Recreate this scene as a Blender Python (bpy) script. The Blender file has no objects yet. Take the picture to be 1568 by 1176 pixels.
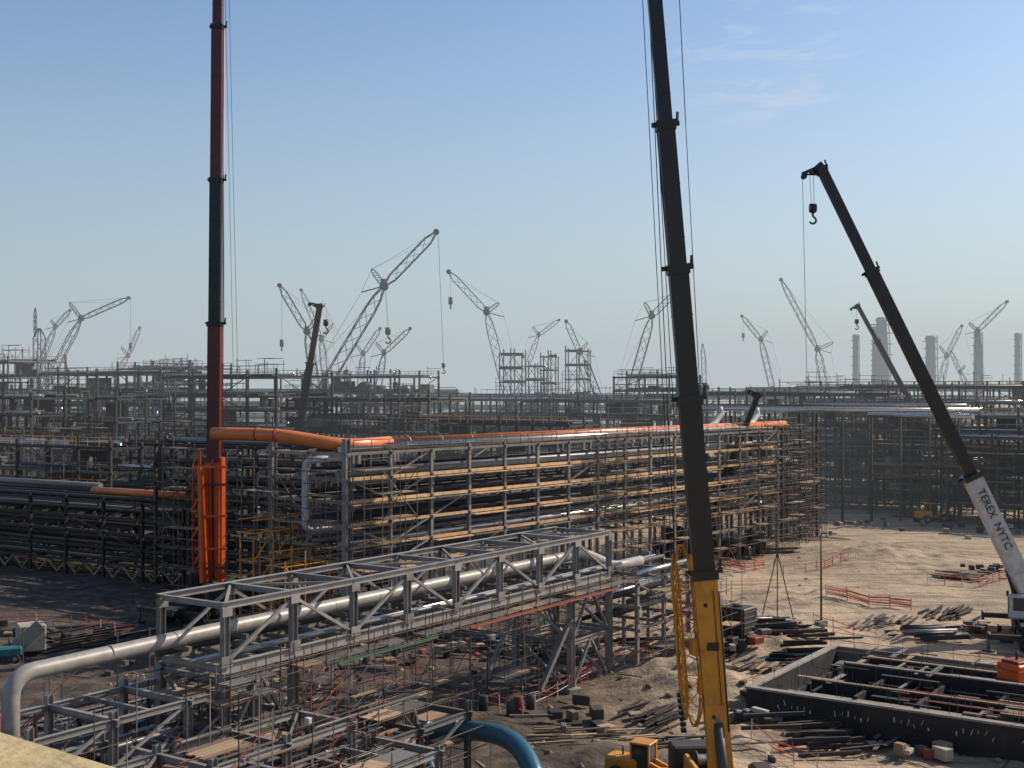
import bpy, math, random
from mathutils import Vector, Matrix, noise
random.seed(11)
R=random.uniform
V=Vector
Z=V((0,0,1))
F=1900.0; HC=20.0; HZ=598.0; CX=784.0
def S(u,v,d): return V(((u-CX)/F*d, d, HC-(v-HZ)/F*d))
MOUNDS=[(11,83,5,1.6),(14,79,4,1.1),(8,92,5,.9),(19,100,6,.8),(28,118,9,.9),(35,104,6,1.0),(13,71,4,1.0),(4,68,4,.7),(9,66,3,.8),(45,150,12,1.2),(16,112,6,.6),(-2,74,5,.6),(12.5,90,2.5,1.0),(20,94,3,.9),(24,101,3,.8),(31,99,3,.7)]
def sm(a,b,x):
    t=max(0,min(1,(x-a)/(b-a))); return t*t*(3-2*t)
def gz(x,y):
    r=math.hypot(x,y)
    k=1-sm(150,320,r)
    z=0.35*noise.noise(V((x*.09,y*.09,0)))+.16*noise.noise(V((x*.35,y*.35,3)))
    z+=.09*noise.noise(V((x*1.1,y*1.1,5)))
    for a,b,s,h in MOUNDS:
        q=((x-a)**2+(y-b)**2)/(s*s)
        if q<4: z+=h*math.exp(-q*1.6)*(1+.5*noise.noise(V((x*.6,y*.6,9))))
    return z*k
def G(u,v):
    d=HC*F/(v-HZ); x=(u-CX)/F*d
    return V((x,d,gz(x,d)))

# ---------------------------------------------------------------- materials
MATS={}
def mat(name,col,rough=.6,metal=0.0,var=.35,scale=1.2,dirt=None,damt=.35,bump=0.0,bscale=6):
    m=bpy.data.materials.new(name); m.use_nodes=True
    nt=m.node_tree; N=nt.nodes; L=nt.links
    b=N['Principled BSDF']; b.inputs['Roughness'].default_value=rough; b.inputs['Metallic'].default_value=metal
    geo=N.new('ShaderNodeNewGeometry'); tc=N.new('ShaderNodeTexCoord')
    mr=N.new('ShaderNodeMapRange'); mr.inputs[3].default_value=1-var; mr.inputs[4].default_value=1+var*.6
    L.new(geo.outputs['Random Per Island'],mr.inputs[0])
    nz=N.new('ShaderNodeTexNoise'); nz.inputs['Scale'].default_value=scale; nz.inputs['Detail'].default_value=4; nz.inputs['Roughness'].default_value=.65
    L.new(tc.outputs['Object'],nz.inputs['Vector'])
    cr=N.new('ShaderNodeMapRange'); cr.inputs[1].default_value=.46; cr.inputs[2].default_value=.66; cr.inputs[3].default_value=0; cr.inputs[4].default_value=damt
    L.new(nz.outputs['Fac'],cr.inputs[0])
    mx=N.new('ShaderNodeMix'); mx.data_type='RGBA'
    mx.inputs[6].default_value=(*col,1); mx.inputs[7].default_value=(*(dirt or tuple(c*.45 for c in col)),1)
    L.new(cr.outputs[0],mx.inputs[0])
    vm=N.new('ShaderNodeVectorMath'); vm.operation='SCALE'
    L.new(mx.outputs[2],vm.inputs[0]); L.new(mr.outputs[0],vm.inputs['Scale'])
    L.new(vm.outputs[0],b.inputs['Base Color'])
    if bump>0:
        n2=N.new('ShaderNodeTexNoise'); n2.inputs['Scale'].default_value=bscale; n2.inputs['Detail'].default_value=5
        L.new(tc.outputs['Object'],n2.inputs['Vector'])
        bp=N.new('ShaderNodeBump'); bp.inputs['Strength'].default_value=bump; bp.inputs['Distance'].default_value=.1
        L.new(n2.outputs['Fac'],bp.inputs['Height']); L.new(bp.outputs[0],b.inputs['Normal'])
    MATS[name]=m; return m
DU=(.16,.115,.075)
mat('galv_steel',(.28,.265,.25),.5,.2,.3,1.0,DU,.55)
mat('grey_steel',(.15,.142,.135),.55,.1,.35,.8,DU,.45)
mat('dark_steel',(.032,.029,.027),.6,.0,.5,.8,(.06,.045,.032),.5)
mat('hazed_steel',(.055,.053,.053),.7,.0,.5,.8,(.08,.065,.052),.5)  # dark steel lightened: distance haze mixed into the base colour
mat('brown_steel',(.065,.047,.034),.7,.0,.5,.8)
mat('scaf_tube',(.15,.122,.095),.5,.3,.6,2,(.13,.07,.04),.6)
mat('scaf_red',(.34,.06,.035),.6,0,.5)
mat('fence_red',(.55,.09,.06),.6,0,.3)
mat('plank',(.32,.22,.135),.8,0,.5,3)
mat('tan_paint',(.58,.37,.19),.5,0,.3,1.5,(.17,.12,.08),.5)
mat('orange_pipe',(.70,.19,.045),.35,.0,.1,1,(.40,.12,.03),.4)
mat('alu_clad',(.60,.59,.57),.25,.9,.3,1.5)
mat('pipe_grey',(.25,.24,.22),.42,.15,.25,1.5,(.16,.135,.11),.5)
mat('pipe_dark',(.05,.047,.044),.5,.1,.5)
mat('pipe_light',(.30,.28,.255),.45,.05,.1,1.5,(.19,.155,.12),.55)
mat('concrete',(.27,.24,.20),.85,0,.25,.7,(.13,.11,.09),.6,.2)
mat('bitumen',(.016,.015,.016),.7,0,.3,.8,(.05,.042,.034),.5)
mat('yellow_paint',(.63,.26,.02),.45,0,.15,1.2,(.25,.12,.035),.5)
mat('orange_paint',(.74,.11,.015),.4,0,.12,1,(.32,.06,.02),.45)
mat('dkred_paint',(.10,.016,.012),.4,0,.1)
mat('black_paint',(.009,.009,.010),.38,0,.2,1,(.026,.023,.020),.4)
mat('white_paint',(.54,.52,.49),.45,0,.1,1.5,(.28,.25,.21),.5)
mat('red_paint',(.42,.04,.03),.5,0,.3)
mat('blue_paint',(.022,.11,.16),.35,.1,.1,1.5,(.06,.085,.09),.5)
mat('teal_paint',(.03,.15,.155),.5,0,.3)
mat('green_net',(.03,.12,.07),.8,0,.3)
mat('rubber',(.02,.02,.02),.8,0,.2,3,(.12,.09,.06),.5)
mat('glass_dark',(.03,.04,.05),.08,0,.1)
mat('beige_plaster',(.46,.36,.18),.85,0,.0,3,(.33,.25,.13),.5,.25,14)
mat('rope',(.02,.02,.02),.6,0,.2)
mat('haze_tint_steel',(.10,.103,.11),.75,.0,.25)  # far steel, pale blue-grey of distance haze painted into its colour
mat('stack_grey',(.11,.115,.125),.8,0,.2,.05)  # smokestack colour includes a painted-in haze tint
mat('dirt_clump',(.28,.20,.13),.95,0,.5,2,None,.4,.3)
mat('tarp',(.40,.35,.27),.8,0,.4)

class MB:
    def __init__(s): s.v=[];s.f=[];s.m=[];s.s=[];s.names=[]
    def mi(s,n):
        if n not in s.names: s.names.append(n)
        return s.names.index(n)
    def rings(s,rings,m,caps=True,smooth=False):
        k=s.mi(m); n=len(rings[0]); b=len(s.v)
        for r in rings: s.v.extend([tuple(p) for p in r])
        for j in range(len(rings)-1):
            for i in range(n):
                a=b+j*n+i; c=b+j*n+(i+1)%n
                s.f.append((a,c,c+n,a+n)); s.m.append(k); s.s.append(smooth)
        if caps:
            s.f.append(tuple(range(b+n-1,b-1,-1))); s.m.append(k); s.s.append(False)
            e=b+(len(rings)-1)*n
            s.f.append(tuple(range(e,e+n))); s.m.append(k); s.s.append(False)
    def fr(s,p,q,up=Z):
        d=(q-p)
        if d.length<1e-6: d=V((0,0,1e-3))
        d=d.normalized(); a=d.cross(up)
        if a.length<.05: a=d.cross(V((.62,.78,0)))
        a.normalize(); return d,a,a.cross(d).normalized()
    def beam(s,p,q,w,h,m,up=Z):
        d,a,b=s.fr(p,q,up); w=w*R(.985,1.015)/2; h=h*R(.985,1.015)/2
        o=[-a*w-b*h,a*w-b*h,a*w+b*h,-a*w+b*h]
        s.rings([[p+x for x in o],[q+x for x in o]],m)
    def ib(s,p,q,w,h,m,up=Z):
        d,a,b=s.fr(p,q,up); t=max(.025,.08*h)
        s.beam(p+b*(h/2-t/2),q+b*(h/2-t/2),w,t,m,up)
        s.beam(p-b*(h/2-t/2),q-b*(h/2-t/2),w,t,m,up)
        s.beam(p,q,t,h-2*t-.004,m,up)
    def tube(s,p,q,r,m,n=4,r2=None,caps=True):
        d,a,b=s.fr(p,q); r2=r if r2 is None else r2
        cs=[(math.cos(2*math.pi*i/n+.4),math.sin(2*math.pi*i/n+.4)) for i in range(n)]
        s.rings([[p+a*(c*r)+b*(e*r) for c,e in cs],[q+a*(c*r2)+b*(e*r2) for c,e in cs]],m,caps,n>5)
    def lathe(s,p,ax,prof,m,n=20):
        ax=ax.normalized(); d,a,b=s.fr(p,p+ax)
        rs=[[p+ax*t+a*(math.cos(2*math.pi*i/n)*r)+b*(math.sin(2*math.pi*i/n)*r) for i in range(n)] for t,r in prof]
        s.rings(rs,m,True,True)
    def path(s,pts,r,m,n=14,bend=1.0):
        P=[pts[0]]
        for i in range(1,len(pts)-1):
            a,b,c=pts[i-1],pts[i],pts[i+1]
            d1=(a-b); d2=(c-b); k=min(bend,d1.length*.49,d2.length*.49)
            A=b+d1.normalized()*k; C=b+d2.normalized()*k
            for j in range(9):
                t=j/8; P.append(A*(1-t)**2+b*2*t*(1-t)+C*t*t)
        P.append(pts[-1])
        t0=(P[1]-P[0]).normalized(); a=t0.cross(Z)
        if a.length<.05:a=t0.cross(V((1,0,0)))
        a.normalize(); rs=[]
        for i,p in enumerate(P):
            t=(P[min(i+1,len(P)-1)]-P[max(i-1,0)]).normalized()
            a=(a-t*a.dot(t)).normalized(); b=t.cross(a)
            rs.append([p+a*(r*math.cos(2*math.pi*j/n))+b*(r*math.sin(2*math.pi*j/n)) for j in range(n)])
        s.rings(rs,m,True,True)
    def box(s,c,sz,m,yaw=0,bev=0):
        c=V(c); ux=V((math.cos(yaw),math.sin(yaw),0)); uy=V((-ux.y,ux.x,0))
        x,y,z=[k/2*R(.997,1.003) for k in sz]
        if bev<=0:
            o=[-ux*x-uy*y,ux*x-uy*y,ux*x+uy*y,-ux*x+uy*y]
            s.rings([[c+k-Z*z for k in o],[c+k+Z*z for k in o]],m)
        else:
            def ring(x,y,zz,b):
                pts=[(-x+b,-y),(x-b,-y),(x,-y+b),(x,y-b),(x-b,y),(-x+b,y),(-x,y-b),(-x,-y+b)]
                return [c+ux*i+uy*j+Z*zz for i,j in pts]
            s.rings([ring(x-bev,y-bev,-z,bev*.6),ring(x,y,-z+bev,bev),ring(x,y,z-bev,bev),ring(x-bev,y-bev,z,bev*.6)],m)
    def lattice(s,p,q,w,m,bays=12,r=.06,taper=.15,n=4,side=None):
        d,a,b=s.fr(p,q)
        if side is not None:
            a=(side-d*side.dot(d)).normalized(); b=a.cross(d)
        L=(q-p).length
        def ww(t):
            k=min(1,min(t,1-t)/taper) if taper>0 else 1
            return w/2*(.25+.75*k)
        C=[]
        for i in range(bays+1):
            t=i/bays; c=p+d*(L*t); k=ww(t)
            C.append([c+a*k+b*k,c-a*k+b*k,c-a*k-b*k,c+a*k-b*k])
        for i in range(bays):
            for j in range(4):
                s.tube(C[i][j],C[i+1][j],r,m,n,caps=False)
                if i%2: s.tube(C[i][j],C[i+1][(j+1)%4],r*.55,m,3,caps=False)
                else: s.tube(C[i][(j+1)%4],C[i+1][j],r*.55,m,3,caps=False)
        for j in range(4): s.tube(C[0][j],C[0][(j+1)%4],r,m,n); s.tube(C[-1][j],C[-1][(j+1)%4],r,m,n)
    def obj(s,name,parent=None):
        me=bpy.data.meshes.new(name); me.from_pydata(s.v,[],s.f)
        for n in s.names: me.materials.append(MATS[n])
        me.polygons.foreach_set('material_index',s.m); me.polygons.foreach_set('use_smooth',s.s); me.update()
        o=bpy.data.objects.new(name,me); bpy.context.scene.collection.objects.link(o)
        if parent: o.parent=parent
        return o
def empty(name):
    o=bpy.data.objects.new(name,None); bpy.context.scene.collection.objects.link(o); return o

# ---------------------------------------------------------------- generators
def scaf(mb,O,u,w,nx,ny,nz,bx=2.0,by=1.3,bz=2.0,r=.035,m='scaf_tube',boards=.5,brace=.3,rail=True):
    u=u.normalized(); w=w.normalized()
    for i in range(nx+1):
        for j in range(ny+1):
            p=O+u*(i*bx)+w*(j*by); h=nz*bz+R(-.3,1.5)
            mb.tube(p,p+Z*h,r,m)
    for k in range(nz+1):
        z=O+Z*(k*bz+.15)
        for j in range(ny+1):
            if R(0,1)<.93: mb.tube(z+w*(j*by)-u*R(.1,.5),z+w*(j*by)+u*(nx*bx+R(.1,.6)),r,m)
            if rail and R(0,1)<.7: mb.tube(z+w*(j*by)+Z*1.0-u*.2,z+w*(j*by)+Z*1.0+u*(nx*bx*R(.5,1)),r,m)
        for i in range(nx+1):
            mb.tube(z+u*(i*bx)-w*R(.1,.4),z+u*(i*bx)+w*(ny*by+R(.1,.5)),r,m)
        for i in range(nx):
            for j in range(ny):
                a=z+u*(i*bx)+w*(j*by)
                if k and R(0,1)<boards:
                    mb.beam(a+w*(by/2)+Z*.08,a+w*(by/2)+u*bx+Z*.08,by*.9,.05,'plank' if R(0,1)<.7 else 'grey_steel')
                if R(0,1)<brace and k<nz:
                    if R(0,1)<.5: mb.tube(a,a+u*bx+Z*bz,r,m)
                    else: mb.tube(a+u*bx,a+Z*bz,r,m)
def rail(mb,p,q,m='scaf_tube',h=1.05,sp=1.6,r=.025,mid=True):
    L=(q-p).length; n=max(1,int(L/sp))
    for i in range(n+1):
        a=p.lerp(q,i/n); mb.tube(a,a+Z*h,r,m)
    mb.tube(p+Z*h,q+Z*h,r,m)
    if mid: mb.tube(p+Z*h*.5,q+Z*h*.5,r,m)
def rack(mb,O,u,w,L,W,zs,bay,cm='grey_steel',fm='grey_steel',cs=.3,bs=.28,pipes=7,brace=.25,pr=(.07,.28),mids=1,pm=('alu_clad','pipe_grey','pipe_dark','pipe_dark'),z0=0,lead=.8,top=.6,pn=8,fall=False):
    u=u.normalized(); w=w.normalized(); nb=int(round(L/bay)); bay=L/nb
    rows=[W*i/mids for i in range(mids+1)]
    for i in range(nb+1):
        for j in rows:
            p=O+u*(i*bay)+w*j
            mb.beam(p+Z*z0,p+Z*(zs[0]+R(0,top)),cs,cs,cm,u)
        for z in zs:
            p=O+u*(i*bay)+Z*(z-bs*.2); mb.beam(p-w*.3,p+w*(W+.3),bs*.8,bs,cm)
    for k,z in enumerate(zs):
        for j in rows:
            p=O+w*j+Z*z
            mb.beam(p-u*.3,p+u*(L+.3),bs*.7,bs*R(.9,1.1),fm if (j==0 and (k%2==1 or (fall and k>0))) else cm)
        for _ in range(pipes):
            r=R(*pr); j=R(.4,W-.4); a=0 if R(0,1)<lead else R(0,.5)*L; b=L if R(0,1)<lead else R(.6,1)*L
            p=O+w*j+Z*(z+bs*.4+r+.02)
            m=random.choice(pm)
            mb.tube(p+u*a,p+u*b,r,m,pn)
            if R(0,1)<.3:
                e=p+u*b; mb.tube(e,e+Z*R(-2.5,1.5),r,m,pn)
    for i in range(nb):
        for k in range(len(zs)):
            zl=zs[k+1] if k+1<len(zs) else z0
            for j in (0,W):
                if R(0,1)<brace:
                    a=O+u*(i*bay)+w*j; b=a+u*bay
                    if R(0,1)<.5:a,b=b,a
                    mb.beam(a+Z*zl,b+Z*zs[k],.13,.13,cm)
def equip(mb,O,u,w,L,W,zs,n,big=1.0):
    u=u.normalized(); w=w.normalized()
    for _ in range(n):
        z=random.choice(zs); p=O+u*R(0,L)+w*R(.5,W-.5)+Z*z
        t=R(0,1); r=R(.35,.95)*big; h=R(1.5,3.6)*big
        m=random.choice(['pipe_grey','dark_steel','pipe_dark','pipe_dark','grey_steel','brown_steel','dark_steel','galv_steel'])
        if t<.2: mb.lathe(p,Z,[(0,r*.3),(.1*r,r*.8),(.4*r,r),(h,r),(h+.3*r,r*.8),(h+.5*r,r*.2)],m,12)
        elif t<.4: mb.lathe(p+Z*r,u,[(0,r*.3),(.1*r,r*.8),(.4*r,r),(h,r),(h+.3*r,r*.8),(h+.5*r,r*.2)],m,12)
        elif t<.65: mb.box(p+Z*r,(h,r*2,r*2),m,math.atan2(u.y,u.x),.08)
        else:
            q=p+w*R(-3,3)+u*R(-3,3)
            mb.path([p-Z*R(2,5),p,q,q+Z*R(-3,2)],R(.12,.32),m,8,.8)
def module(mb,O,u,w,L,W,top,nl,bay=6,cm='hazed_steel',sc=2,eq=14,rg=True,cs=.32,pipes=6):
    u=u.normalized(); w=w.normalized()
    zs=[top-i*(top/nl)+R(-.3,.3) for i in range(nl)]
    rack(mb,O,u,w,L,W,zs,bay,cm,random.choice([cm,cm,'grey_steel']),cs,.3,pipes,.35,(.08,.3),2,top=1.8,pn=6,lead=.5)
    equip(mb,O,u,w,L,W,zs[1:],eq,1.1)
    for z in zs:
        if rg:
            for a,b in ((O,O+u*L),(O+w*W,O+w*W+u*L)):
                if R(0,1)<.7: rail(mb,a+Z*(z+.2),b+Z*(z+.2),random.choice(['scaf_tube','scaf_tube','yellow_paint','grey_steel','grey_steel']),1.1,2,.045)
        for _ in range(2):
            if R(0,1)<.7:
                a=O+u*R(0,L*.5)+w*(W*.5)+Z*(z+R(.05,.12)); mb.beam(a,a+u*R(.3,.5)*L,W*R(.6,.9),.08,random.choice(['grey_steel','dark_steel','brown_steel']))
        if R(0,1)<.7 and z<top-1:
            a=O+u*R(0,L*.6)+w*W*R(.5,.9)+Z*(z+top/nl*.5); mb.beam(a,a+u*R(3,8),.1,top/nl*.8,cm)
    for _ in range(int(L/3)):
        a=O+u*R(0,L)+w*R(0,W)+Z*top; hh=R(.6,3.2); mb.tube(a,a+Z*hh,R(.05,.1),cm)
        if R(0,1)<.5: mb.tube(a+Z*hh*.8,a+Z*hh*.8+u*R(1,4),.05,cm)
    for _ in range(2):
        a=O+u*R(0,L*.7)+w*R(1,W-3)+Z*top
        scaf(mb,a,u,w,random.randint(1,4),1,1,2.2,1.6,R(1.0,2.4),.05,cm if R(0,1)<.6 else 'scaf_tube',.3,.4)
    for _ in range(sc):
        nx=random.randint(2,5); a=O+u*R(0,max(1,L-nx*2.4))-w*R(1.5,3)
        scaf(mb,a,u,w,nx,1,int(top/2.1*R(.6,1.1)),2.4,1.4,2.1,.05,random.choice(['scaf_tube','grey_steel','scaf_tube']),.45,.3)
def rp_(mb,p,q,r=.02): mb.tube(p,q,r,'rope',4)
def boom_ring(c,a,b,w,h):
    w/=2;h/=2
    return [c+a*x*w+b*y*h for x,y in ((-1,1),(1,1),(1,-.3),(.8,-.75),(.4,-1),(-.4,-1),(-.8,-.75),(-1,-.3))]
def wheel(mb,c,ax,r=.72,t=.5):
    ax=ax.normalized()
    mb.lathe(c-ax*t/2,ax,[(0,r*.55),(0.02,r*.93),(.08,r),(t-.08,r),(t-.02,r*.93),(t,r*.55)],'rubber',20)
    mb.lathe(c-ax*(t/2+.03),ax,[(0,r*.2),(.01,r*.5),(t+.05,r*.5),(t+.06,r*.2)],'pipe_grey',12)
def hook(mb,p,sc=1.0,m='black_paint'):
    mb.box(p,(.5*sc,.3*sc,.8*sc),m,.3,.08*sc)
    mb.lathe(p+V((-.3*sc,0,.1*sc)),V((1,0,0)),[(0,.2*sc),(0,.42*sc),(.6*sc,.42*sc),(.6*sc,.2*sc)],m,14)
    pts=[p+Z*(-.4*sc),p+Z*(-.7*sc)]+[p+V((math.sin(t)*.32*sc,0,-1.05*sc+math.cos(t)*.33*sc)) for t in (0.3,.9,1.5,2.2,2.9,3.6,4.3)]
    for a,b in zip(pts,pts[1:]): mb.tube(a,b,.1*sc,m,6)
def mobile_crane(name,foot,tip,secs,paint,yaw,sup=None,ropes=(),hk=None,hs=1,jib=None,head=1,cabm=None,car=None):
    E=empty(name); base=V((foot.x,foot.y,0)); cabm=cabm or paint; car=car or paint
    ux=V((math.cos(yaw),math.sin(yaw),0)); uy=V((-ux.y,ux.x,0))
    c=MB()
    c.box(base+Z*1.35,(13,2.3,.55),car,yaw,.06); c.box(base+Z*1.75,(9,2.7,.3),'dark_steel',yaw,.04)
    cb=base+ux*6.9
    c.box(cb+Z*1.25,(1.9,2.7,1.2),cabm,yaw,.12); c.box(cb+Z*2.4,(1.7,2.6,1.15),cabm,yaw,.2)
    for s in (-1,1): c.box(cb+uy*(s*1.31)+Z*2.45,(1.1,.05,.7),'glass_dark',yaw)
    c.box(cb+ux*.86+Z*2.45,(.05,2.1,.75),'glass_dark',yaw); c.box(cb+ux*.97+Z*.95,(.08,2.3,.3),'black_paint',yaw)
    for s in (-1,1): c.box(cb+ux*1.0+uy*(s*1.0)+Z*1.15,(.06,.35,.2),'white_paint',yaw); c.box(cb+ux*1.1+uy*(s*1.55)+Z*2.5,(.1,.2,.5),'black_paint',yaw)
    for t in (-5.2,4.6):
        c.box(base+ux*t+Z*1.15,(.5,7.6,.4),car,yaw,.03)
        for s in (-1,1):
            a=base+ux*t+uy*(s*3.7); c.tube(a+Z*.15,a+Z*1.5,.13,'pipe_grey',10); c.lathe(a+Z*.02,Z,[(0,.5),(.1,.5),(.14,.2)],'black_paint',14)
    c.obj('carrier',E)
    wm=MB()
    for t in (-4.2,-2.6,-1.0,2.0,3.6,5.6):
        for s in (-1,1): wheel(wm,base+ux*t+uy*(s*1.15)+Z*.72,uy)
    wm.obj('wheels',E)
    bd=(tip-foot); bh=V((bd.x,bd.y,0))
    sy=sup if sup is not None else (math.atan2(bh.y,bh.x) if bh.length>.5 else yaw)
    sx=V((math.cos(sy),math.sin(sy),0)); syv=V((-sx.y,sx.x,0))
    s_=MB()
    s_.lathe(base+Z*1.8,Z,[(0,1.1),(.3,1.1),(.32,.9)],'black_paint',20)
    for s in (-1,1): s_.box(base-sx*1+syv*(s*.85)+Z*2.7,(4.6,.25,1.2),car,sy,.06)
    s_.box(base-sx*1.8+Z*2.45,(3.6,1.5,.7),car,sy,.06)
    s_.box(base-sx*4.2+Z*2.75,(1.2,2.8,1.5),'dark_steel',sy,.08)
    s_.lathe(base-sx*2.6-syv*.6+Z*3.1,syv,[(0,.3),(.02,.5),(.1,.5),(.1,.35),(1.1,.35),(1.1,.5),(1.18,.5),(1.2,.3)],'rope',16)
    oc=base+sx*1.0+syv*1.6
    s_.box(oc+Z*2.95,(1.9,.95,1.9),'dark_steel' if paint=='yellow_paint' else cabm,sy,.15)
    s_.box(oc+sx*.97+Z*3.1,(.05,.75,1.3),'glass_dark',sy)
    for k in (-1,1): s_.box(oc+syv*(.48*k)+Z*3.2,(1.2,.05,1.0),'glass_dark',sy)
    s_.obj('superstructure',E)
    b=MB(); d=bd.normalized(); a=V((1,0,0)); a=(a-d*a.dot(d)).normalized(); bb=a.cross(d).normalized()
    L=bd.length
    for (t0,t1,w,m) in secs:
        p=foot+d*(L*t0); q=foot+d*(L*t1)
        b.rings([boom_ring(p,a,bb,w,w*1.15),boom_ring(q,a,bb,w,w*1.15)],m)
        b.rings([boom_ring(q-d*.3,a,bb,w*1.14,w*1.3),boom_ring(q+d*.12,a,bb,w*1.14,w*1.3)],'black_paint' if m!='orange_paint' else 'dkred_paint')
        b.beam(q-a*w*.8,q+a*w*.85,.14,.2,'black_paint'); b.beam(q+a*w*.7-d*.1,q+a*w*.8+d*.5,.08,.12,'black_paint')
        k=t0+.03
        while k<t1-.02:
            c0=foot+d*(L*k); b.rings([boom_ring(c0-d*.03,a,bb,w*1.03,w*1.19),boom_ring(c0+d*.03,a,bb,w*1.03,w*1.19)],m); k+=.055
    mid=foot+d*(L*(secs[0][0]*.4+secs[0][1]*.6))
    cf=base+sx*1.1+Z*2.3
    b.tube(cf,cf.lerp(mid,.55),.22,'pipe_dark' if paint!='orange_paint' else paint,12); b.tube(cf.lerp(mid,.5),mid,.14,'galv_steel',12)
    if head:
        w=secs[-1][2]*head
        sgn=-a
        b.beam(tip-d*.5,tip+d*.3+sgn*.2,w*.9,w*1.1,'black_paint')
        b.beam(tip+d*.1,tip+d*.15+sgn*(w*2.0),w*.6,w*.3,'black_paint'); b.beam(tip-d*.6+sgn*.1,tip+sgn*(w*1.7),w*.2,w*.16,'black_paint')
        for e in (w*1.9,w*.9):
            b.lathe(tip+sgn*e+V((0,-w*.25,-.1)),V((0,1,0)),[(0,.1),(0,w*.3),(w*.5,w*.3),(w*.5,.1)],'black_paint',14)
    b.obj('boom',E)
    if jib:
        j=MB()
        for (p,q,w,m,nb) in jib: j.lattice(p,q,w,m,nb,.045,.12)
        j.obj('stowed_lattice_jib',E)
    if ropes or hk:
        r=MB()
        for p,q in ropes: rp_(r,p,q)
        if hk is not None: hook(r,hk,hs,'black_paint')
        r.obj('hoist_ropes_and_hook',E)
    return E
def crawler(name,kn,tip,foot,strut=None,w=2.2,m='hazed_steel',hookz=None,back=True,th=.16):
    mb=MB(); base=V((foot.x,foot.y,0)); side=V((0,1,0))
    dx=1 if kn.x>foot.x else -1
    for s in (-1,1):
        mb.box(base+V((0,s*3.2,.7)),(8,1.1,1.3),'dark_steel',0,.35)
    mb.box(base+V((0,0,1.4)),(5,6,.6),'dark_steel'); mb.box(base+V((-dx*3,0,2.8)),(7,3,2),m,0,.15); mb.box(base+V((-dx*6,0,3)),(2,5,2.4),'dark_steel',0,.1)
    mb.box(base+V((dx*1.5,-2.2,2.8)),(2,1.3,2.2),'glass_dark',0,.15)
    n=max(6,int((kn-foot).length/(w*1.25))); mb.lattice(foot,kn,w,m,n,th,.1,3,side)
    if tip is not None:
        n=max(6,int((tip-kn).length/(w*1.1))); mb.lattice(kn,tip,w*.75,m,n,th*.85,.15,3,side)
        mb.lathe(kn-V((0,w*.5,0)),V((0,1,0)),[(0,.2),(0,w*.42),(w,w*.42),(w,.2)],m,10)
        mb.beam(kn-Z*w*.3,kn+Z*w*.7,w*.4,w*.5,m)
        bx=-1 if tip.x>kn.x else 1
        s1=strut or kn+V((bx*(tip-kn).length*.22,0,(tip-kn).length*.3))
        mb.lattice(kn,s1,w*.45,m,7,th*.7,.2,3,side)
        s2=kn+V((bx*w*2.2,0,-w*.6)); mb.tube(kn,s2,th,m,4)
        r=th*.28
        mb.tube(s1,tip,r,m,3); mb.tube(s1,s2,r,m,3); mb.tube(s2,base+V((-dx*5,0,4)),r,m,3)
        mb.tube(s1,kn.lerp(tip,.65)+Z*w*.4,r*.8,m,3)
        t=tip
    else: t=kn
    if back:
        s3=foot+V((-dx*5,0,9)); mb.tube(foot,s3,th,m,4); mb.tube(s3,kn,th*.3,m,3); mb.tube(s3,base+V((-dx*6,0,4)),th*.3,m,3)
    if hookz is not None:
        h=V((t.x+.6,t.y,hookz)); mb.tube(t+V((.6,0,0)),h,th*.3,'rope',3); mb.tube(h,h-Z*w*.9,w*.28,m,6)
        mb.tube(h-Z*w*.9,h-Z*w*1.5,w*.1,m,5)
    mb.lathe(t+V((0,-.5,0)),V((0,1,0)),[(0,.2),(0,w*.3),(1,w*.3),(1,.2)],m,10)
    mb.obj(name)

# ---------------------------------------------------------------- ground
def axis(a,b,st,far,n):
    out=[]; k=(b-a)/st
    for i in range(int(k)+1): out.append(a+i*st)
    return [a-(far)*((i/n)**2.6) for i in range(n,0,-1)]+out+[out[-1]+far*((i/n)**2.6) for i in range(1,n+1)]
xs=axis(-40,60,.4,6000,22); ys=axis(35,165,.45,6000,22)
g=bpy.data.meshes.new('ground'); vs=[(x,y,gz(x,y)) for y in ys for x in xs]; nx=len(xs)
fs=[(j*nx+i,j*nx+i+1,(j+1)*nx+i+1,(j+1)*nx+i) for j in range(len(ys)-1) for i in range(nx-1)]
g.from_pydata(vs,[],fs); g.polygons.foreach_set('use_smooth',[True]*len(fs))
go=bpy.data.objects.new('ground',g); bpy.context.scene.collection.objects.link(go)
m=bpy.data.materials.new('site_sand'); m.use_nodes=True; nt=m.node_tree; N=nt.nodes; L=nt.links; b=N['Principled BSDF']; b.inputs['Roughness'].default_value=.95
tc=N.new('ShaderNodeTexCoord')
def nzn(sc,det=8,dist=0,vec=None):
    n=N.new('ShaderNodeTexNoise'); n.inputs['Scale'].default_value=sc; n.inputs['Detail'].default_value=det; n.inputs['Distortion'].default_value=dist; n.inputs['Roughness'].default_value=.6
    L.new(vec or tc.outputs['Object'],n.inputs['Vector']); return n
def mixc(f,a,b_):
    x=N.new('ShaderNodeMix'); x.data_type='RGBA'; L.new(f,x.inputs[0])
    for k,v in ((6,a),(7,b_)):
        if isinstance(v,tuple): x.inputs[k].default_value=(*v,1)
        else: L.new(v,x.inputs[k])
    return x.outputs[2]
def mrg(src,a,b_,c=0,d=1):
    x=N.new('ShaderNodeMapRange'); x.inputs[1].default_value=a; x.inputs[2].default_value=b_; x.inputs[3].default_value=c; x.inputs[4].default_value=d; L.new(src,x.inputs[0]); return x.outputs[0]
n1=nzn(.06,7,.6); n2=nzn(.5,8,.3); n3=nzn(5,6)
c=mixc(mrg(n1.outputs[0],.40,.62),(.46,.345,.225),(.31,.225,.145))
c=mixc(mrg(n2.outputs[0],.52,.72,0,.7),c,(.17,.12,.08))
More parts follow.
